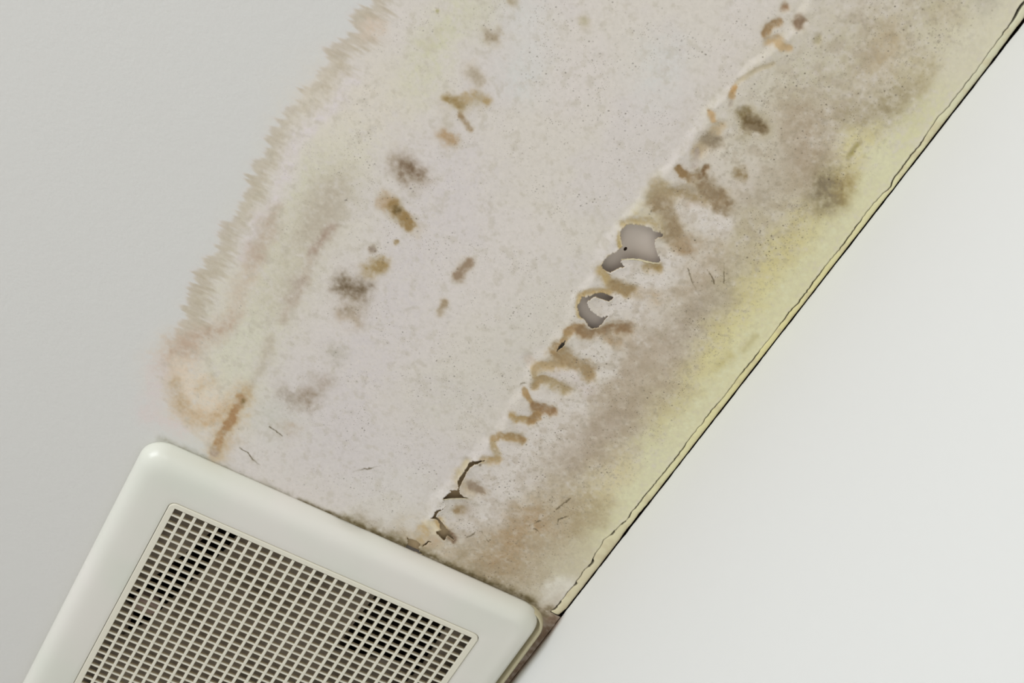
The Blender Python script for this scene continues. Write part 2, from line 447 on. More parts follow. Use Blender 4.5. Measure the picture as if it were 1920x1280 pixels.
def paint(x, y):
    """colour of the ceiling paint (sRGB 0-255 as photographed under the even room light) and mould-speck density"""
    px, py = to_px(x, y)
    u, v = x * 1000, y * 1000                      # millimetres on the ceiling
    c = np.empty(x.shape + (3,)); c[...] = (204, 203, 199)

    def mix(col, m):
        nonlocal c
        c += (np.asarray(col, float) - c) * m[..., None]

    n_big = fbm(u, v, 60, 3); n_mid = fbm(u, v, 18, 5); n_fine = fbm(u, v, 5, 7, 3)
    n_str = fbm(u * 0.35, v * 1.6, 3.0, 9, 3)       # streaks running across the joint
    # inside the stain
    ex = edge_x(y) * 1000
    tooth = (vnoise(v, v * 0, 3.1, 21) - .5) * 7 + (vnoise(v, v * 0, 1.3, 22) - .5) * 4.5 + (vnoise(v, v * 0, 9, 23) - .5) * 5
    d = u - ex - tooth * 0.85
    under_fan = 1 - sst(20, 120, v)                 # the stain ends above the fan cover
    inside = sst(-1.2, 1.6, d) * under_fan
    soft_low = sst(-150, -90, v)                    # towards the fan the rim is only a faint blush
    mix((208, 201, 194), sst(-2, 6, d) * (1 - .25 * soft_low) * under_fan)
    m = sst(.42, .62, n_big)
    mix((206, 200, 186), m * .35 * inside)
    mix((204, 197, 194), sst(.5, .68, fbm(u + 400, v, 45, 31)) * .5 * inside)
    # feathered tan rim
    broad = fbm(v, v * 0 + 4, 22, 41, 3)
    wid = 13 + 8 * broad
    band = inside * (1 - sst(wid * .45, wid * 1.15, d + (n_str - .5) * 16))
    teeth_streak = sst(.35, .62, fbm(u * .16, v, 1.5, 44, 2))
    mix((183, 172, 153), band * (.74 + .32 * teeth_streak * sst(1, 8, d)) * (1 - .72 * soft_low) * (.82 + .25 * sst(.3, .6, broad)))
    halo = sst(-5, 0, d) * (1 - sst(0, 3, d))
    mix((205, 198, 194), halo * .35 * (1 - soft_low))
    # the painted stains
    wx = (fbm(u, v, 9, 51, 4) - .5); wy = (fbm(u + 99, v, 9, 52, 4) - .5)
    fx = (fbm(u, v, 2.6, 53, 3) - .5); fy = (fbm(u + 77, v, 2.6, 54, 3) - .5)
    mott = fbm(u, v, 4.0, 56, 4); gr = fbm(u, v, 1.8, 57, 3)
    order = [q for q in S if max(p[2] for p in q[0]) >= 34] + sorted([q for q in S if max(p[2] for p in q[0]) < 34], key=lambda q: -sum(q[1]))
    for pts, col, a, hard, warp in order:
        rmax = max(p[2] for p in pts)
        ext = rmax * (2.4 if hard < .01 else 1.7) + 14
        x0 = min(p[0] for p in pts) - ext; x1 = max(p[0] for p in pts) + ext
        y0 = min(p[1] for p in pts) - ext; y1 = max(p[1] for p in pts) + ext
        k = np.nonzero((px > x0) & (px < x1) & (py > y0) & (py < y1))
        if not len(k[0]): continue
        w1 = min(rmax * 1.5, 34) * warp; w2 = min(rmax * .8, 7) * warp
        sd = seg_dist(px[k] + wx[k] * w1 + fx[k] * w2, py[k] + wy[k] * w1 + fy[k] * w2, pts)
        if hard < .01:
            mk = np.exp(-(sd / 1.02) ** 2 * 1.0) * sst(2.1, 1.7, sd)
        else:
            mk = sst(1.15 + .45 * (1 - hard), .95 - .75 * (1 - hard), sd)
        if hard >= .05 and sum(col) < 520:           # faint fuzzy halo round the darker growths
            halo = sst(2.3, .6, sd) * .26 * (.5 + mott[k])
            c[k] += (np.array((178., 162, 134)) - c[k]) * halo[..., None]
        mk = mk * a * ((.72 + .55 * sst(.3, .65, n_mid[k]) if hard >= .05 else .84) + 1.15 * (mott[k] - .5) + .8 * (gr[k] - .5))
        mk = np.clip(mk, 0, 1)
        c[k] += (np.asarray(col, float) - c[k]) * mk[..., None]
    # mottling of the right hand field
    ridge = side_of_ridge(px, py)
    right = sst(5, 60, ridge) * inside
    mo = fbm(u, v, 6.5, 61, 4, .62)
    near_wall = np.clip((wall_x(y) * 1000 - u) / 60, 0, 1)
    mix((160, 145, 122), sst(.48, .74, mo) * .30 * right * sst(.25, .9, near_wall))
    mix((210, 203, 190), sst(.50, .30, mo) * .20 * right * sst(.2, .7, near_wall))
    mix((176, 168, 150), sst(.55, .8, fbm(u, v, 5, 66, 4, .6)) * .30 * inside * (1 - right))
    mix((150, 140, 120), sst(.62, .8, fbm(u, v, 2.2, 63, 2)) * .28 * inside * (.25 + .75 * right) * sst(.1, .6, near_wall))
    lum = 1 + (fbm(u, v, 1.7, 64, 2) - .5) * .035 * inside
    c = c * lum[..., None]
    # hair cracks
    for h in HAIR:
        pts = [(p[0], p[1], 1.25) for p in h]
        x0 = min(p[0] for p in pts) - 8; x1 = max(p[0] for p in pts) + 8
        y0 = min(p[1] for p in pts) - 8; y1 = max(p[1] for p in pts) + 8
        k = np.nonzero((px > x0) & (px < x1) & (py > y0) & (py < y1))
        if not len(k[0]): continue
        sd = seg_dist(px[k] + fx[k] * 4, py[k] + fy[k] * 4, pts)
        mk = sst(1.4, .3, sd) * (.12 + .62 * sst(.38, .62, fbm(u[k], v[k], 7, 88, 2)))
        c[k] += (np.array((84, 72, 48.)) - c[k]) * mk[..., None]
    dens = inside * sst(4, 30, d) * (.25 + .75 * sst(.4, .65, n_mid)) * sst(.25, .8, near_wall)
    dens = dens * (.35 + .40 * sst(60, 150, px - 520))
    dens = np.maximum(dens, right * sst(.15, .6, near_wall) * (.5 + .5 * sst(.4, .6, n_mid)))
    return c, dens


RIDGE = [(1560, -60), (1490, 60), (1420, 118), (1378, 165), (1335, 205), (1300, 262), (1262, 312), (1228, 345), (1196, 395), (1165, 430), (1130, 480),
         (1118, 520), (1088, 560), (1078, 600), (1048, 645), (1000, 690), (985, 735), (955, 780), (925, 825), (890, 862),
         (860, 890), (832, 930), (806, 968), (790, 1010), (740, 1080)]


def side_of_ridge(px, py):
    """signed pixel distance, positive on the wall side of the torn joint"""
    rx = np.array([p[0] for p in RIDGE], float); ry = np.array([p[1] for p in RIDGE], float)
    return (px - np.interp(py, ry, rx)) * 0.80


def wall_x(y):
    return 0.2726 + 0.0197 * (-(y + 0.11))
#@@PAINT_END


# ------------------------------------------------------------------ outlines read off the photograph
def crop(pts, ox, oy, s):
    return [(ox + a / s, oy + b / s) for a, b in pts]


HOLES = [
    crop([(560, 150), (600, 110), (660, 92), (740, 100), (800, 115), (850, 130), (880, 160), (905, 180), (950, 175), (978, 205), (970, 235),
          (930, 235), (900, 250), (893, 290), (905, 350), (925, 400), (948, 440), (950, 470), (940, 490), (880, 495), (820, 485), (760, 455),
          (690, 445), (620, 440), (570, 450), (555, 462), (570, 490), (598, 520), (540, 530), (500, 552), (455, 578), (420, 570), (385, 548),
          (362, 515), (380, 470), (410, 430), (460, 390), (520, 360), (560, 330), (578, 300), (560, 260), (552, 200)], 1060, 400, 5.333),
    crop([(165, 820), (215, 818), (260, 808), (300, 785), (370, 782), (430, 800), (485, 822), (470, 845), (435, 868), (400, 855), (350, 838),
          (305, 815), (270, 832), (222, 862), (226, 900), (250, 945), (300, 990), (370, 1028), (435, 1005), (400, 1045), (370, 1090),
          (325, 1138), (260, 1138), (225, 1100), (190, 1040), (155, 1025), (140, 990), (120, 915), (150, 870)], 1060, 400, 5.333),
    [(1061.5, 636), (1058, 645), (1052, 651.5), (1043, 658.5), (1047, 649), (1054, 640)],
    crop([(975, 130), (900, 128), (820, 133), (765, 165), (745, 210), (715, 245), (690, 290), (650, 340), (630, 400), (640, 430), (632, 475),
          (590, 478), (540, 487), (555, 495), (510, 530), (470, 560), (452, 590), (560, 583), (640, 583), (700, 582), (775, 582), (700, 560),
          (660, 520), (650, 480), (664, 430), (694, 370), (722, 320), (748, 260), (776, 215), (820, 185), (880, 162), (930, 147)], 760, 840, 6.4),
    crop([(490, 655), (480, 680), (440, 712), (395, 718), (355, 742), (348, 780), (330, 803), (295, 822), (345, 825), (390, 850), (412, 890),
          (418, 940), (432, 968), (370, 980), (378, 1015), (420, 1055), (470, 1100), (490, 1070), (505, 1040), (540, 1065), (585, 1100),
          (590, 1080), (550, 1025), (515, 965), (468, 900), (418, 838), (372, 800), (382, 768), (405, 738), (452, 715), (484, 690)], 760, 840, 6.4),
    crop([(325, 1130), (280, 1125), (262, 1150), (250, 1165), (205, 1184), (213, 1160), (238, 1140), (270, 1108), (300, 1112)], 760, 840, 6.4),
    crop([(15, 1045), (35, 1083), (90, 1093), (140, 1113), (178, 1148), (188, 1170), (165, 1190), (172, 1240), (210, 1280), (110, 1262),
          (-10, 1200), (28, 1150), (24, 1110)], 760, 840, 6.4),
]
CRACK = [(2010, -110), (1935, -20), (1920, 1), (1905.8, 16.7), (1895.4, 39.6), (1876.6, 66.7), (1851.6, 102), (1832.8, 127), (1810, 156), (1778.6, 198),
         (1759.8, 217), (1743, 240), (1725, 270), (1704, 294), (1685, 319.5), (1672, 338), (1668, 350), (1654.7, 361.7), (1638, 380),
         (1605.4, 422.6), (1586, 449), (1570, 469.5), (1544.5, 500), (1537, 510), (1496, 566), (1473.6, 591.3), (1442.3, 635),
         (1417.3, 665), (1390, 697.6), (1354.7, 744.6), (1329.7, 772.7), (1317, 791.5), (1298, 815), (1232, 900), (1204, 933.5),
         (1184.5, 957), (1175.8, 971.5), (1160.5, 985.5), (1145, 1000.8), (1132.4, 1010), (1124, 1026.6), (1114.8, 1038), (1107.8, 1054.7),
         (1093.7, 1068.7), (1085.5, 1082.8), (1063, 1111), (1046.9, 1130.8), (1031.6, 1147)]
EDGE = [(2000, -70), (1920, 33), (1887, 77), (1845, 133.5), (1816, 175), (1785, 215), (1766, 241), (1740, 272), (1706, 315), (1674, 357), (1619.5, 425),
        (1563, 500), (1556, 512), (1515, 563), (1473.7, 618), (1406, 701), (1346, 780), (1250, 901), (1197, 962), (1150, 1027), (1109, 1081),
        (1062, 1140), (1040, 1158)]


def curve_x(pts):
    X, Y = plane_pt([p[0] for p in pts], [p[1] for p in pts])
    o = np.argsort(Y)
    return Y[o], X[o]


_cy, _cx = curve_x(CRACK)
_ey, _exx = curve_x(EDGE)
YEND = float(_cy[-1])            # where crack and sealant meet the fan cover


def crack_x(y):
    y = np.asarray(y, float)
    v = y * 1000
    wob = ((vnoise(v, v * 0, 4.5, 71) - .5) * .5 + (vnoise(v, v * 0, 1.6, 72) - .5) * .45) / 1000
    x = np.interp(y, _cy, _cx) + wob
    e = wall_x(y) - .0012
    return np.where(y > YEND, e + .0010, np.minimum(x, e - .0012))


def bead_edge(y):
    y = np.asarray(y, float)
    v = y * 1000
    wob = ((vnoise(v, v * 0, 14, 81) - .5) * .6 + (vnoise(v, v * 0, 3, 82) - .5) * .3) / 1000
    w = wall_x(y)
    return np.clip(np.interp(y, _ey, _exx) + .0006 + wob, w - .0015 - .0006 * vnoise(v, v * 0, 30, 83), w - .0003)


def crack_gap(y):
    v = np.asarray(y, float) * 1000
    g = .10 + .55 * sst(.35, .7, vnoise(v, v * 0, 22, 91)) + .25 * vnoise(v, v * 0, 2.2, 92)
    low = sst(-160, -120, v)
    g = g * (1 - .55 * low) + low * 1.3 * sst(.62, .8, vnoise(v, v * 0, 4.0, 93))
    g = g + 1.1 * sst(-545, -560, v)
    return g / 1000


def hole_sd(px, py, poly):
    """signed distance in photo pixels to an outline (negative inside) and nearest point on it"""
    P = np.array(poly, float); Q = np.roll(P, -1, 0)
    best = np.full(px.shape, 1e9); nx = np.zeros_like(px); ny = np.zeros_like(px); inside = np.zeros(px.shape, bool)
    for (x0, y0), (x1, y1) in zip(P, Q):
        dx, dy = x1 - x0, y1 - y0
        t = np.clip(((px - x0) * dx + (py - y0) * dy) / (dx * dx + dy * dy + 1e-9), 0, 1)
        qx = x0 + t * dx; qy = y0 + t * dy
        d = np.hypot(px - qx, py - qy)
        m = d < best
        best = np.where(m, d, best); nx = np.where(m, qx, nx); ny = np.where(m, qy, ny)
        if y0 != y1:
            c = ((y0 > py) != (y1 > py)) & (px < (x1 - x0) * (py - y0) / (y1 - y0) + x0)
            inside ^= c
    return np.where(inside, -best, best), nx, ny


# torn edges are ragged: roughen every outline a little
def ragged(poly, k):
    out = []
    n = len(poly)
    for i in range(n):
        a = np.array(poly[i]); b = np.array(poly[(i + 1) % n])
        L = np.hypot(*(b - a)); m = max(1, int(L / 3.0))
        nrm = np.array([-(b - a)[1], (b - a)[0]]) / (L + 1e-9)
        for j in range(m):
            t = j / m
            amp = 0 if j == 0 else (float(_hash(np.array([i * 31 + j]), np.array([k]), 5)[0]) - .5) * 1.3
            out.append(tuple(a + (b - a) * t + nrm * amp))
    return out


HOLES = [ragged(h, k) for k, h in enumerate(HOLES)]


def relief(x, y):
    """how far the paint skin hangs below the board, in metres"""
    px, py = to_px(x, y)
    u, v = x * 1000, y * 1000
    rr = side_of_ridge(px, py) + (fbm(u, v, 10, 101, 3) - .5) * 16
    along = sst(-560, -500, v) * (1 - sst(-75, -45, v))
    fade = 1 - sst(-60, -42, v)
    z = 1.7 * sst(-20, 5, rr) * np.exp(-np.maximum(rr, 0) / 55.0) * along
    z = z + .9 * sst(0, 30, rr) * (fbm(u, v, 14, 102, 3) - .35) * along * np.exp(-np.maximum(rr - 60, 0) / 90)
    z = z + .35 * (fbm(u, v, 45, 103, 2) - .5) * sst(0, 60, u - edge_x(y) * 1000) * fade
    vall = np.zeros_like(x)
    for pts, col, a, hard, warp in S:
        if hard < .09 or sum(col) > 560: continue
        rmax = max(p[2] for p in pts); ext = rmax * 2 + 10
        x0 = min(p[0] for p in pts) - ext; x1 = max(p[0] for p in pts) + ext
        y0 = min(p[1] for p in pts) - ext; y1 = max(p[1] for p in pts) + ext
        if abs(np.interp((y0 + y1) / 2, [r[1] for r in RIDGE], [r[0] for r in RIDGE]) - (x0 + x1) / 2) > 110: continue
        k = np.nonzero((px > x0) & (px < x1) & (py > y0) & (py < y1))
        if not len(k[0]): continue
        m = sst(1.7, .2, seg_dist(px[k], py[k], pts)) * min(rmax / 10, 1.3)
        vall[k] = np.maximum(vall[k], m)
    z = z - 1.15 * vall * along
    for i, h in enumerate(HOLES):
        H = np.array(h)
        k = np.nonzero((px > H[:, 0].min() - 18) & (px < H[:, 0].max() + 18) & (py > H[:, 1].min() - 18) & (py < H[:, 1].max() + 18))
        if not len(k[0]): continue
        sd, nx, ny = hole_sd(px[k], py[k], h)
        low = .5 + .5 * np.clip((py[k] - ny) / (np.abs(sd) + 1.0), -1, 1)
        z[k] += np.exp(-np.maximum(sd, 0) / 4.0) * (.25 + 1.3 * low) * (.4 if i == 6 else 1)
    z = z * fade
    # slight lip where the skin has lifted along the long crack
    z = z + .35 * np.exp(-np.maximum(crack_x(y) * 1000 - u, 0) / 1.5) * (y < YEND) * fade
    return z / 1000.0


ALB = 0.76 / float(s2l(204))     # paint that photographs as 204 reflects 76 %


def albedo(c):
    return np.clip(s2l(np.clip(c, 0, 255)) * ALB, 0, .95)


# ------------------------------------------------------------------ materials
paint_m, nt, b = material('ceiling_paint', (.8, .8, .8), .62, .25)
at = nt.nodes.new('ShaderNodeAttribute'); at.attribute_name = 'stain'
ad = nt.nodes.new('ShaderNodeAttribute'); ad.attribute_name = 'specks'
geo = nt.nodes.new('ShaderNodeNewGeometry')


def specks(scale, thr_lo, thr_hi, gate_scale, gate):
    """round mould specks: voronoi dots kept only in some cells"""
    vo = nt.nodes.new('ShaderNodeTexVoronoi'); vo.inputs['Scale'].default_value = scale
    link(nt, geo.outputs['Position'], vo.inputs['Vector'])
    mr = nt.nodes.new('ShaderNodeMapRange'); mr.interpolation_type = 'SMOOTHSTEP'
    mr.inputs[1].default_value = thr_hi; mr.inputs[2].default_value = thr_lo
    link(nt, vo.outputs['Distance'], mr.inputs[0])
    sep = nt.nodes.new('ShaderNodeSeparateColor'); link(nt, vo.outputs['Color'], sep.inputs[0])
    nz = noise_node(nt, gate_scale, 3, .6)
    a1 = nt.nodes.new('ShaderNodeMath'); a1.operation = 'MULTIPLY_ADD'   # density + clumps - threshold
    link(nt, nz.outputs['Fac'], a1.inputs[0]); a1.inputs[1].default_value = 1.1; a1.inputs[2].default_value = -.55
    a2 = nt.nodes.new('ShaderNodeMath'); a2.operation = 'ADD'
    link(nt, a1.outputs[0], a2.inputs[0]); link(nt, sep.outputs[0], a2.inputs[1])
    g = nt.nodes.new('ShaderNodeMapRange'); g.inputs[1].default_value = gate; g.inputs[2].default_value = gate + .22
    link(nt, a2.outputs[0], g.inputs[0])
    p = nt.nodes.new('ShaderNodeMath'); p.operation = 'MULTIPLY'
    link(nt, mr.outputs[0], p.inputs[0]); link(nt, g.outputs[0], p.inputs[1])
    q = nt.nodes.new('ShaderNodeMath'); q.operation = 'MULTIPLY'
    link(nt, p.outputs[0], q.inputs[0]); link(nt, ad.outputs['Fac'], q.inputs[1])
    return q.outputs[0]


cur = at.outputs['Color']
for sc, lo, hi, gs, gate, col, amt in ((900, .12, .48, 60, .70, (.22, .165, .115), .6), (430, .06, .34, 40, .74, (.13, .095, .06), .85),
                                       (230, .03, .22, 30, .80, (.09, .065, .045), .85)):
    mx = nt.nodes.new('ShaderNodeMix'); mx.data_type = 'RGBA'
    f = nt.nodes.new('ShaderNodeMath'); f.operation = 'MULTIPLY'; f.inputs[1].default_value = amt
    link(nt, specks(sc, lo, hi, gs, gate), f.inputs[0])
    link(nt, f.outputs[0], mx.inputs[0])
    link(nt, cur, mx.inputs[6]); mx.inputs[7].default_value = (*col, 1)
    cur = mx.outputs[2]
link(nt, cur, b.inputs['Base Color'])
n1 = noise_node(nt, 420, 3, .55); n2 = noise_node(nt, 130, 2)
sm = nt.nodes.new('ShaderNodeMath'); sm.operation = 'ADD'
link(nt, n1.outputs['Fac'], sm.inputs[0]); link(nt, n2.outputs['Fac'], sm.inputs[1])
bp = nt.nodes.new('ShaderNodeBump'); bp.inputs['Strength'].default_value = .45; bp.inputs['Distance'].default_value = .00035
link(nt, sm.outputs[0], bp.inputs['Height']); link(nt, bp.outputs['Normal'], b.inputs['Normal'])

torn_m, nt, b = material('torn_paper', tuple(albedo((198, 182, 150))), .8, .1)
back_m, nt, b = material('plasterboard_core', tuple(albedo((200, 190, 180))), .7, .15)
add_bump(nt, b, 300, .3, .0003)
under_m, nt, b = material('under_paper', tuple(albedo((176, 156, 124))), .8, .1)
add_bump(nt, b, 300, .4, .0004)
void_m, _, _ = material('dark_gap', (.035, .022, .014), .9, .05)

wall_m, nt, b = material('wall_paint', (.75, .75, .72), .7, .2)
at = nt.nodes.new('ShaderNodeAttribute'); at.attribute_name = 'stain'
link(nt, at.outputs['Color'], b.inputs['Base Color'])
add_bump(nt, b, 160, .35, .0003)

bead_m, nt, b = material('sealant', (.7, .66, .5), .45, .35)
at = nt.nodes.new('ShaderNodeAttribute'); at.attribute_name = 'stain'
link(nt, at.outputs['Color'], b.inputs['Base Color'])
add_bump(nt, b, 250, .2, .0003)

plastic_m, nt, b = material('fan_plastic', tuple(albedo((209, 209, 197))), .32, .45, .12)
nz = noise_node(nt, 14, 2)
rp = nt.nodes.new('ShaderNodeValToRGB')
rp.color_ramp.elements[0].color = (*albedo((207, 208, 197)), 1); rp.color_ramp.elements[0].position = .35
rp.color_ramp.elements[1].color = (*albedo((212, 209, 201)), 1); rp.color_ramp.elements[1].position = .65
link(nt, nz.outputs['Fac'], rp.inputs[0]); link(nt, rp.outputs[0], b.inputs['Base Color'])
grille_m, nt, b = material('grille_plastic', tuple(albedo((212, 208, 192))), .5, .3)
dust_shade_m, nt, b = material('shaded_dusty_plastic', tuple(albedo((158, 144, 116))), .85, .1)  # side shade of the grille bars put into the colour, with dust
rim_m, _, _ = material('aged_plastic', tuple(albedo((196, 188, 158))), .5, .3)
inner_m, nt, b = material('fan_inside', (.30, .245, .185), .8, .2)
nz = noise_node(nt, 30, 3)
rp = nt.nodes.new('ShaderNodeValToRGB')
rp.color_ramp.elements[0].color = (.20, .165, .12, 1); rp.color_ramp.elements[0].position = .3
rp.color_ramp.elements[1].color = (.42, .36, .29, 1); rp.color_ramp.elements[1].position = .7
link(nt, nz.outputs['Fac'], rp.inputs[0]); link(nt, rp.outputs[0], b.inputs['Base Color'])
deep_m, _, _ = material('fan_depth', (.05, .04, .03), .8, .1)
conn_m, _, _ = material('connector_plastic', (.55, .42, .36), .5, .3)


# ------------------------------------------------------------------ ceiling
class Patch:
    def __init__(self): self.v, self.f, self.c, self.s, self.mi, self.n = [], [], [], [], [], 0

    def add(self, X, Y, Z, quads, colour, sp, mi=0):
        k = X.size
        self.v.append(np.stack([X.ravel(), Y.ravel(), Z.ravel()], -1)); self.f.append(quads + self.n)
        self.c.append(colour.reshape(-1, 3)); self.s.append(sp.ravel()); self.mi.append(np.full(len(quads), mi))
        self.n += k


def grid_quads(ny, nx):
    i = np.arange(ny - 1)[:, None] * nx + np.arange(nx - 1)[None, :]
    i = i.ravel()
    return np.stack([i, i + nx, i + nx + 1, i + 1], -1)      # normal towards the room (down)


pat = Patch()


def coloured(X, Y, rel=True):
    c, d = paint(X, Y)
    return albedo(c), d


XL, YT, YB = -.085, -.600, -.028
STEP = .00062
ys = np.linspace(YT, YB, int(round((YB - YT) / STEP)) + 1)
nx = int(round((.275 - XL) / STEP)) + 1
t = np.linspace(0, 1, nx)
Y = np.repeat(ys[:, None], nx, 1)
X = XL + (crack_x(ys)[:, None] - XL) * t[None, :]
px, py = to_px(X, Y)
snapped = np.zeros(X.shape, bool)
for h in HOLES:
    H = np.array(h)
    k = np.nonzero((px > H[:, 0].min() - 6) & (px < H[:, 0].max() + 6) & (py > H[:, 1].min() - 6) & (py < H[:, 1].max() + 6))
    sd, nxp, nyp = hole_sd(px[k], py[k], h)
    m = np.abs(sd) < .85
    kk = (k[0][m], k[1][m])
    qx, qy = plane_pt(nxp[m], nyp[m])
    X[kk] = qx; Y[kk] = qy; snapped[kk] = True
px, py = to_px(X, Y)
Z = CEIL - relief(X, Y)
Q = grid_quads(len(ys), nx)
Xf, Yf = X.ravel(), Y.ravel()
cx = Xf[Q].mean(1); cy = Yf[Q].mean(1)
cpx, cpy = to_px(cx, cy)
dead = np.zeros(len(Q), bool)
for h in HOLES:
    H = np.array(h)
    k = np.nonzero((cpx > H[:, 0].min() - 2) & (cpx < H[:, 0].max() + 2) & (cpy > H[:, 1].min() - 2) & (cpy < H[:, 1].max() + 2))[0]
    sd, _, _ = hole_sd(cpx[k], cpy[k], h)
    dead[k[sd < 0]] = True
# the skin has a thickness: turn up its torn edges
alive = Q[~dead]
e = np.concatenate([alive[:, [0, 1]], alive[:, [1, 2]], alive[:, [2, 3]], alive[:, [3, 0]]])
touch = np.zeros(X.size, bool); touch[Q[dead].ravel()] = True
e = e[touch[e[:, 0]] & touch[e[:, 1]]]
key = np.sort(e, 1)
u_, inv, cnt = np.unique(key, axis=0, return_inverse=True, return_counts=True)
be = e[cnt[inv.ravel()] == 1]
col, sp = coloured(X, Y)
pat.add(X, Y, Z, alive, col, sp)
Zf = Z.ravel()
ev = np.unique(be)
remap = -np.ones(X.size, int); remap[ev] = np.arange(len(ev))
off = pat.n
ex_, ey_, ez_ = Xf[ev], Yf[ev], Zf[ev] + .0007
pat.v.append(np.stack([ex_, ey_, ez_], -1)); pat.c.append(col.reshape(-1, 3)[ev]); pat.s.append(np.zeros(len(ev))); pat.n += len(ev)
pat.f.append(np.stack([be[:, 1], be[:, 0], remap[be[:, 0]] + off, remap[be[:, 1]] + off], -1)); pat.mi.append(np.full(len(be), 1))
# broken edge along the long crack
rc = np.arange(len(ys)) * nx + nx - 1
off = pat.n
pat.v.append(np.stack([Xf[rc], Yf[rc], np.full(len(rc), CEIL + .005)], -1)); pat.c.append(np.tile([.2, .15, .1], (len(rc), 1)))
pat.s.append(np.zeros(len(rc))); pat.n += len(rc)
a = np.arange(len(rc) - 1)
pat.f.append(np.stack([rc[a], rc[a + 1], a + 1 + off, a + off], -1)); pat.mi.append(np.full(len(a), 2))


def plain_patch(x0, x1, y0, y1, st_, hug_wall=False):
    ys = np.linspace(y0, y1, max(2, int((y1 - y0) / st_) + 1))
    n = max(2, int((x1 - x0) / st_) + 1)
    t = np.linspace(0, 1, n)
    r = (wall_x(ys) - .0002) if hug_wall else np.full(len(ys), x1)
    X = x0 + (r[:, None] - x0) * t[None, :]
    Y = np.repeat(ys[:, None], n, 1)
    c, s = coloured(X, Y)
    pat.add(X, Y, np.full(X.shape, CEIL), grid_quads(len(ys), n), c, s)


A0, A1 = -.008, .2300            # opening the fan sits in
plain_patch(-1.7, XL, YT, YB, .03)
plain_patch(XL, .26, -1.7, YT, .006, True)
plain_patch(-1.7, XL, -1.7, YT, .05)
plain_patch(-1.7, XL, YB, 1.4, .05)
plain_patch(XL, A0, YB, A1, .004)
plain_patch(A0, A1, YB, A0, .004)
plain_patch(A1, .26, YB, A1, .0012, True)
plain_patch(XL, .26, A1, 1.4, .02, True)

V = np.concatenate(pat.v); F = np.concatenate(pat.f); MI = np.concatenate(pat.mi)
me = bpy.data.meshes.new('ceiling')
me.vertices.add(len(V)); me.vertices.foreach_set('co', V.astype(np.float32).ravel())
me.loops.add(F.size); me.loops.foreach_set('vertex_index', F.astype(np.int32).ravel())
me.polygons.add(len(F)); me.polygons.foreach_set('loop_start', (np.arange(len(F)) * 4).astype(np.int32))
for m in (paint_m, torn_m, void_m): me.materials.append(m)
me.update(calc_edges=True)
me.polygons.foreach_set('material_index', MI.astype(np.int32))
me.polygons.foreach_set('use_smooth', (MI == 0))
ca = me.attributes.new('stain', 'FLOAT_COLOR', 'POINT')
rgba = np.ones((len(V), 4), np.float32); rgba[:, :3] = np.concatenate(pat.c)
ca.data.foreach_set('color', rgba.ravel())
sa = me.attributes.new('specks', 'FLOAT', 'POINT'); sa.data.foreach_set('value', np.concatenate(pat.s).astype(np.float32))
ceiling = bpy.data.objects.new('ceiling', me); COL.objects.link(ceiling)
ceiling.location = (0, 0, Z0)
tag(ceiling, 'white ceiling with a brown and yellow water stain, mould and torn peeling paint along a joint', kind='structure')


def box(x0, x1, y0, y1, z0, z1):
    v = [(x0, y0, z0), (x1, y0, z0), (x1, y1, z0), (x0, y1, z0), (x0, y0, z1), (x1, y0, z1), (x1, y1, z1), (x0, y1, z1)]
    f = [(0, 3, 2, 1), (4, 5, 6, 7), (0, 1, 5, 4), (1, 2, 6, 5), (2, 3, 7, 6), (3, 0, 4, 7)]
    return v, f


def merged(boxes):
    V, F = [], []
    for bx in boxes:
        v, f = box(*bx)
        F += [tuple(i + len(V) for i in q) for q in f]; V += v
    return V, F


# board behind the paint skin, with the aperture for the fan left open
zb = CEIL + .0042
v, f = merged([(XL, .262, -1.7, A0, zb, zb + .012), (-1.7, XL, -1.7, 1.4, zb, zb + .012),
               (XL, A0, A0, A1, zb, zb + .012), (A1, .262, A0, A1, zb, zb + .012), (XL, .262, A1, 1.4, zb, zb + .012)])
mesh_obj('plasterboard', v, f, back_m, parent=ceiling)
v, f = box(XL, .262, -.155, -.037, CEIL + .0026, CEIL + .0029)
mesh_obj('torn_paper_layer', v, f, under_m, parent=ceiling)
v, f = box(-1.75, .40, -1.75, 1.45, CEIL + .09, CEIL + .11)
mesh_obj('light_block_slab', v, f, void_m, parent=ceiling)  # unseen slab added to keep world light from leaking in
v, f = box(.2625, .30, -1.7, 1.4, CEIL + .0062, CEIL + .02)
mesh_obj('gap_backing', v, f, void_m, parent=ceiling)  # dark backing added so the gap at the wall stays dark
g = ceiling.children[0]; g['label'] = 'pale grey board showing in the torn holes'

hx_, hy_ = plane_pt(1172.6, 466.2, zb)
hx_, hy_ = float(hx_), float(hy_)
V = [(hx_ + .0009 * math.cos(a_ * math.pi / 6), hy_ + .0014 * math.sin(a_ * math.pi / 6), zb - h_) for h_ in (-.0002, .0002) for a_ in range(12)]
F = [tuple(range(12, 24))[::-1]] + [(i, (i + 1) % 12, 12 + (i + 1) % 12, 12 + i) for i in range(12)]
mesh_obj('nail_head', V, F, void_m, parent=ceiling)
flap_m, _, _ = material('curled_paper', tuple(albedo((226, 216, 184))), .75, .15)


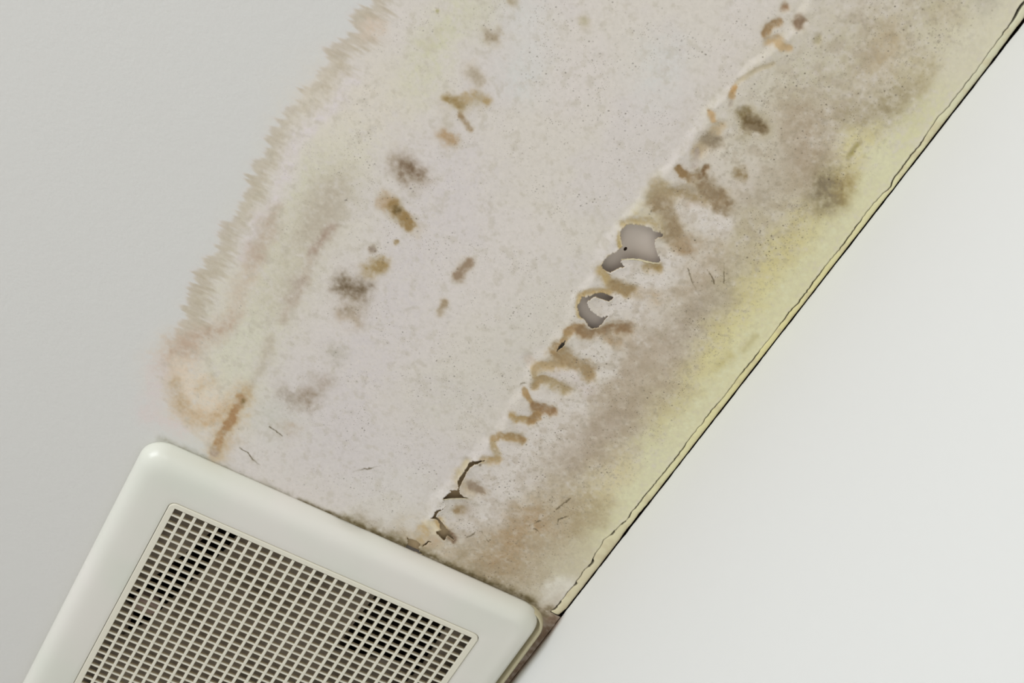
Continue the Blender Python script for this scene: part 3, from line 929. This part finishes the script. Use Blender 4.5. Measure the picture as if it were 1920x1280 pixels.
def paint_flap(pts, dx, dy, drop, label):
    """a strip of paint skin curling down from a torn edge; pts = photo pixels along the edge"""
    P = []
    for (x0, y0), (x1, y1) in zip(pts[:-1], pts[1:]):
        for k in range(6): P.append((x0 + (x1 - x0) * k / 6, y0 + (y1 - y0) * k / 6))
    P.append(pts[-1])
    n = len(P); V = []; F = []
    bx, by = plane_pt([p[0] for p in P], [p[1] for p in P])
    bz = CEIL - relief(bx, by)
    rows = 5
    for side in (0, .0003):
        for r in range(rows):
            t = r / (rows - 1)
            for i, p in enumerate(P):
                w = math.sin(math.pi * min(max(i / (n - 1), .03), .97)) ** .6 * (.75 + .5 * float(vnoise(np.array([i * 1.0]), np.array([dx * 1.0]), 1.7, 7)[0]))
                x, y = plane_pt(p[0] + dx * w * math.sin(t * 1.5), p[1] + dy * w * math.sin(t * 1.5))
                V.append((float(x), float(y), float(bz[i]) - drop * w * (1 - math.cos(t * 1.5)) + side))
    m = rows * n
    for s_ in (0, m):
        for r in range(rows - 1):
            for i in range(n - 1):
                a_ = s_ + r * n + i
                q = (a_, a_ + 1, a_ + n + 1, a_ + n)
                F.append(q if s_ else q[::-1])
    for i in range(n - 1):
        a_ = (rows - 1) * n + i
        F.append((a_, a_ + 1, a_ + 1 + m, a_ + m))
    o = mesh_obj('paint_flap', V, F, flap_m, parent=ceiling, smooth=True)
    o['label'] = label


paint_flap([(1165, 483.5), (1190, 483.5), (1203, 486), (1214, 491), (1225, 493), (1238, 492)], -1.5, -6, .0022, 'cream torn lip curling down along the lower edge of the largest hole')
paint_flap([(831, 932.5), (846, 931.5), (862, 931.5), (879, 931.5)], -1, -3.2, .0016, 'pale straight torn lip below the brown tear')

# ------------------------------------------------------------------ sealant bead along the wall
ys = np.arange(-1.25, YEND - .0005, .0009)
xl = crack_x(ys) + crack_gap(ys)
xl = np.where(ys < -.6, wall_x(ys) - .0065, xl)
xr = bead_edge(ys)
xr = np.where(ys < -.6, wall_x(ys) - .0007, xr)
xl = np.minimum(xl, xr - .0012)
vv = ys * 1000
prof = [(0, 4.0), (0, .1), (.08, -.25), (.25, -.35), (.5, -.5), (.72, -.4), (.90, .15), (.98, .9), (1.0, 2.2), (1.0, 5.0)]
X = np.stack([xl + (xr - xl) * t for t, _ in prof], 1)
lump = (fbm(vv, vv * 0, 12, 111, 3) - .5) * .3
Z = np.stack([np.full(len(ys), CEIL) + (z + (lump if -1 < z < .2 else 0)) / 1000 for _, z in prof], 1)
Y = np.repeat(ys[:, None], len(prof), 1)
cc = np.empty(X.shape + (3,)); cc[...] = (215, 211, 172)
ph, pyy = to_px(X, Y)
yel = np.exp(-((pyy - 620) / 210.) ** 2)
cc += (np.array((216., 207, 150)) - cc) * (yel * (.5 + .6 * (fbm(X * 1000, Y * 1000, 16, 112, 3))))[..., None]
cc += (np.array((205., 203, 178)) - cc) * (sst(330, 120, pyy) * .8)[..., None]
cc += (np.array((206., 196, 168)) - cc) * (sst(900, 1080, pyy) * .7)[..., None]
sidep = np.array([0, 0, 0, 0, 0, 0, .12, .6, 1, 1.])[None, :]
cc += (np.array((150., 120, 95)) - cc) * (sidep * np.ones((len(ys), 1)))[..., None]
cc += (np.array((196., 184, 150)) - cc) * (sst(.5, .75, fbm(X * 1000, Y * 1000, 5, 113, 3)) * .5)[..., None]
me_v = np.stack([X.ravel(), Y.ravel(), Z.ravel()], -1)
bead = mesh_obj('trim_1', me_v, grid_quads(len(ys), len(prof)), bead_m, smooth=True, loc=(0, 0, Z0))
ba = bead.data.attributes.new('stain', 'FLOAT_COLOR', 'POINT')
rgba = np.ones((X.size, 4), np.float32); rgba[:, :3] = albedo(cc).reshape(-1, 3)
ba.data.foreach_set('color', rgba.ravel())
tag(bead, 'cracked cream yellow sealant strip between the stained ceiling and the white wall', kind='structure')

# ------------------------------------------------------------------ wall
wy = np.concatenate([np.arange(-1.7, -.62, .05), np.arange(-.62, .12, .0012), np.arange(.12, 1.41, .05)])
wz = [CEIL + .0062, CEIL + .0015, CEIL - .0004, CEIL - .0016, CEIL - .003, CEIL - .005, CEIL - .008, CEIL - .012, -.02, -.06, -.3, -1.0, -Z0]
wx = wall_x(wy)
wv = wy * 1000
V = []
for zz in wz:
    top = zz > CEIL - .001
    jag = ((fbm(wv, wv * 0, 6, 121, 3) - .5) * 1.2 / 1000) if zz == wz[2] else 0
    for xx, yy, j in zip(wx, wy, np.broadcast_to(jag, wx.shape)):
        V.append((xx + (.0012 if zz > CEIL + .001 else 0), yy, zz + j))
n = len(wy)
Fq = []; mi = []
for r in range(len(wz) - 1):
    for i in range(n - 1):
        Fq.append((r * n + i, r * n + i + 1, (r + 1) * n + i + 1, (r + 1) * n + i)); mi.append(1 if r < 2 else 0)
b0 = len(V)
V += [(.42, -1.7, wz[0]), (.42, 1.4, wz[0]), (.42, -1.7, -Z0), (.42, 1.4, -Z0)]
Fq.append((b0, b0 + 2, b0 + 3, b0 + 1)); mi.append(0)
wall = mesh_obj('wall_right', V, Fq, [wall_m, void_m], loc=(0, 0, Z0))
wall.data.polygons.foreach_set('material_index', mi)
VA = np.array(V)
wc = np.empty((len(V), 3)); wc[...] = s2l((229, 230, 227))
dz = (CEIL - VA[:, 2]) * 1000
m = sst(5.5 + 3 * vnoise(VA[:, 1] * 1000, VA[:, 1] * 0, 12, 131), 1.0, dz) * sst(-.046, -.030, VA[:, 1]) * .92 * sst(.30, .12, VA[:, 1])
wc += (s2l((138, 114, 94)) - wc) * m[:, None]  # brown stain and the fan's shadow painted into the wall top
m = sst(1.8, .2, dz) * sst(.45, .75, fbm(VA[:, 1] * 1000, dz * 2, 5, 132, 3)) * .6 * (VA[:, 1] < -.046)
wc += (s2l((150, 135, 112)) - wc) * m[:, None]
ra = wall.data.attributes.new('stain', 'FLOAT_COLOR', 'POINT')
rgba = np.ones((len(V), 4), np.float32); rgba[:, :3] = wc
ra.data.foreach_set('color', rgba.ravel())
tag(wall, 'plain white painted wall meeting the stained ceiling', kind='structure')

# ------------------------------------------------------------------ extractor fan
fan = bpy.data.objects.new('ceiling_fan_vent', None); COL.objects.link(fan)
FCX, FCY = .111, .110
fan.location = (FCX, FCY, Z0 + CEIL)
tag(fan, 'cream plastic square extractor fan vent with a rectangular mesh grille set in the stained ceiling', 'vent')


def L(verts):
    return [(x - FCX, y - FCY, z - CEIL) for x, y, z in verts]


def rrect(x0, y0, x1, y1, r, ns=10, ne=24):
    """closed rounded rectangle, always 4*(ns+ne) points"""
    pts = []
    for (cx, cy, a0, ex, ey) in ((x0 + r, y0 + r, 180, x1 - r, y0), (x1 - r, y0 + r, 270, x1, y1 - r),
                                 (x1 - r, y1 - r, 0, x0 + r, y1), (x0 + r, y1 - r, 90, x0, y0 + r)):
        for k in range(ns):
            a = math.radians(a0 + 90 * k / (ns - 1)); pts.append((cx + r * math.cos(a), cy + r * math.sin(a)))
        sx, sy = pts[-1]
        for k in range(1, ne + 1):
            t = k / (ne + 1); pts.append((sx + (ex - sx) * t, sy + (ey - sy) * t))
    return pts


def loft(loops, flip=False):
    V, F = [], []
    n = len(loops[0])
    for lp in loops: V += lp
    for r in range(len(loops) - 1):
        for i in range(n):
            j = (i + 1) % n
            q = (r * n + i, r * n + j, (r + 1) * n + j, (r + 1) * n + i)
            F.append(q[::-1] if flip else q)
    return V, F


OX0, OY0, OX1, OY1 = -.0362, -.0376, .2588, .2576      # cover
GX0, GY0, GX1, GY1 = -.0046, -.0044, .2264, .2226      # grille panel
loops = []
DROP = .0012
for ins, z in ((1.2, 15.9), (0.2, 15.2), (0, 13.6), (.25, 11.4), (1.0, 8.4), (2.3, 5.6), (4.2, 3.3), (6.6, 1.6), (9.5, .55), (13, .0), (20, -.1), (28, .15)):
    i = ins / 1000
    lp = rrect(OX0 + i, OY0 + i, OX1 - i, OY1 - i, max(.017 - i * .55, .006))
    out = []
    for x, y in lp:
        zz = z / 1000 - DROP * max(0, (x - .10) / .16) * (1 if ins < 12 else 0)
        if ins < 1 and .1035 < x < .117 and y < OY0 + .002: y += .0010       # small notch in the top edge
        out.append((x, y, zz))
    loops.append(out)
for gi, z in ((-.5, .3), (-.15, .45), (0, 1.6)):
    i = gi / 1000
    loops.append([(x, y, z / 1000) for x, y in rrect(GX0 + i, GY0 + i, GX1 - i, GY1 - i, .0052)])
v, f = loft(loops)
cover = mesh_obj('cover', L(v), f, plastic_m, parent=fan, smooth=True)

loops = []
for i, z in ((0, CEIL + .0003), (0, .0125), (.5, .0108), (1.3, .0102), (2.6, .0102), (3.1, .0108), (3.2, .0158), (8, .0158)):
    i /= 1000
    loops.append([(x, y, z) for x, y in rrect(-.0335 + i, -.0352 + i * .3, .2648 - i, .2570 - i * .3, max(.0185 - i, .01))])
v, f = loft(loops)
rim = mesh_obj('base_rim', L(v), f, rim_m, parent=fan, smooth=True)
rim['label'] = 'yellowed plastic rim behind the cover, showing on the wall side'

NC, NR, PX, PY = 28, 30, .0080, .00735
HW, HH = .0060, .00595
grille = None
loops = []
gx0, gx1, gy0, gy1 = 0, (NC - 1) * PX + HW, 0, (NR - 1) * PY + HH
loops = [[(x, y, .0030) for x, y in rrect(GX0 + .0003, GY0 + .0003, GX1 - .0003, GY1 - .0003, .005)],
         [(x, y, .0001) for x, y in rrect(GX0 + .0003, GY0 + .0003, GX1 - .0003, GY1 - .0003, .005)],
         [(x, y, -.0003) for x, y in rrect(GX0 + .0007, GY0 + .0007, GX1 - .0007, GY1 - .0007, .005)],
         [(x, y, -.0003) for x, y in rrect(gx0 - .0003, gy0 - .0003, gx1 + .0003, gy1 + .0003, .0002)],
         [(x, y, 0) for x, y in rrect(gx0, gy0, gx1, gy1, .0002)],
         [(x, y, .0014) for x, y in rrect(gx0, gy0, gx1, gy1, .0002)]]
v, f = loft(loops)
grille = mesh_obj('grille', L(v), f, grille_m, parent=fan)


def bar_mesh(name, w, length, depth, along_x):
    """moulded bar: clean rounded face, flanks further in coloured darker for shade and dust"""
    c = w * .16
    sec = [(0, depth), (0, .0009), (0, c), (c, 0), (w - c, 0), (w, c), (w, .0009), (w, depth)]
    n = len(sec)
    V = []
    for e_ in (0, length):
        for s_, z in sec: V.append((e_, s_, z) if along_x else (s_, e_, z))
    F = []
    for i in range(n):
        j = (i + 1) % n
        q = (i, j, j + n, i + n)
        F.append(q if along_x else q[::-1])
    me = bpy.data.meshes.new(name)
    me.from_pydata(V, [], F); me.update(); me.materials.append(grille_m); me.materials.append(dust_shade_m)
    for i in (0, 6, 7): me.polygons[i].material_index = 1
    return me


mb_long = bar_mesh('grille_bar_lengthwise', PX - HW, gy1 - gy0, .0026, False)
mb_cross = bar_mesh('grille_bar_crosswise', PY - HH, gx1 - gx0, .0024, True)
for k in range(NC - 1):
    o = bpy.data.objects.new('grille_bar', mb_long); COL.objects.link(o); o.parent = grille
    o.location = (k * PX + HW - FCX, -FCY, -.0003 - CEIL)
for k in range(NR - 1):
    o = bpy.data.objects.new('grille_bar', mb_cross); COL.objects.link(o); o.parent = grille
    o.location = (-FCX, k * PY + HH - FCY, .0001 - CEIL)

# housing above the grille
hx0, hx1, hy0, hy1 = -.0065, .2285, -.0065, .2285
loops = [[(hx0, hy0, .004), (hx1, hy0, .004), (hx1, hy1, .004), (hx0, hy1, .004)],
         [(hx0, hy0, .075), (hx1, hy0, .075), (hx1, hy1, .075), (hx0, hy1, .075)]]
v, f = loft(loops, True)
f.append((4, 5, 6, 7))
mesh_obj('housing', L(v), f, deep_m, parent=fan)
# inner baffle, a plate with two long openings
zp, th = .0125, .0015
v, f = merged([(-.006, .228, -.006, .012, zp, zp + th), (-.006, .006, .012, .028, zp, zp + th), (-.006, .228, .098, .228, zp + .004, zp + .004 + th)])
BX = []
xs_ = np.linspace(.0, .150, 31)
V, F = [], []


def slab(poly, z0, z1):
    n = len(poly); b_ = len(V)
    V.extend([(x, y, z0) for x, y in poly]); V.extend([(x, y, z1) for x, y in poly])
    F.append(tuple(b_ + i for i in range(n))[::-1]); F.append(tuple(b_ + n + i for i in range(n)))
    for i in range(n):
        j = (i + 1) % n
        F.append((b_ + i, b_ + j, b_ + n + j, b_ + n + i))


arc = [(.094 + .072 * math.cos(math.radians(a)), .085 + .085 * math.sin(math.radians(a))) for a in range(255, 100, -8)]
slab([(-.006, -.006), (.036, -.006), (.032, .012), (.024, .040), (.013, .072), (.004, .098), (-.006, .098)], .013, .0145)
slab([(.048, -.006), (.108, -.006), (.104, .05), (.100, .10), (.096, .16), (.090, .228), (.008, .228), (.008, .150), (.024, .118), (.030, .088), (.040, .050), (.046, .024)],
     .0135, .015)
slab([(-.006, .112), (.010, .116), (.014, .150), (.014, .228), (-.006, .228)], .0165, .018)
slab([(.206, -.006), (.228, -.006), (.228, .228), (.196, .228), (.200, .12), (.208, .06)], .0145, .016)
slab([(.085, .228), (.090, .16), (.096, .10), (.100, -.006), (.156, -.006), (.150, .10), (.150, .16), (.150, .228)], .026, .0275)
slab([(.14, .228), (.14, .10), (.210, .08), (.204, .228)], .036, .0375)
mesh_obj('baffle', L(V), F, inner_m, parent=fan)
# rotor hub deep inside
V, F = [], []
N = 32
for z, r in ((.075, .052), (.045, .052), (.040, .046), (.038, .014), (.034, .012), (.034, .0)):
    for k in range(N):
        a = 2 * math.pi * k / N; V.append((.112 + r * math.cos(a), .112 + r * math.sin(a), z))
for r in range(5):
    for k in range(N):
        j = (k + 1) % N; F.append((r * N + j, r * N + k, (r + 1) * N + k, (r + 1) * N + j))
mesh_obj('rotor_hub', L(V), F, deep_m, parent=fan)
# pinkish cable connector just behind the grille, left
loops = []
for z, s_ in ((.0225, .8), (.014, 1), (.0115, .92), (.0105, .6), (.0103, .1)):
    loops.append([(.0150 + (x) * s_, .1055 + (y) * s_, z) for x, y in rrect(-.0095, -.0065, .0095, .0065, .005, 6, 2)])
v, f = loft(loops)
o = mesh_obj('cable_connector', L(v), f, conn_m, parent=fan, smooth=True)
o['label'] = 'pinkish lump of plastic behind the grille'
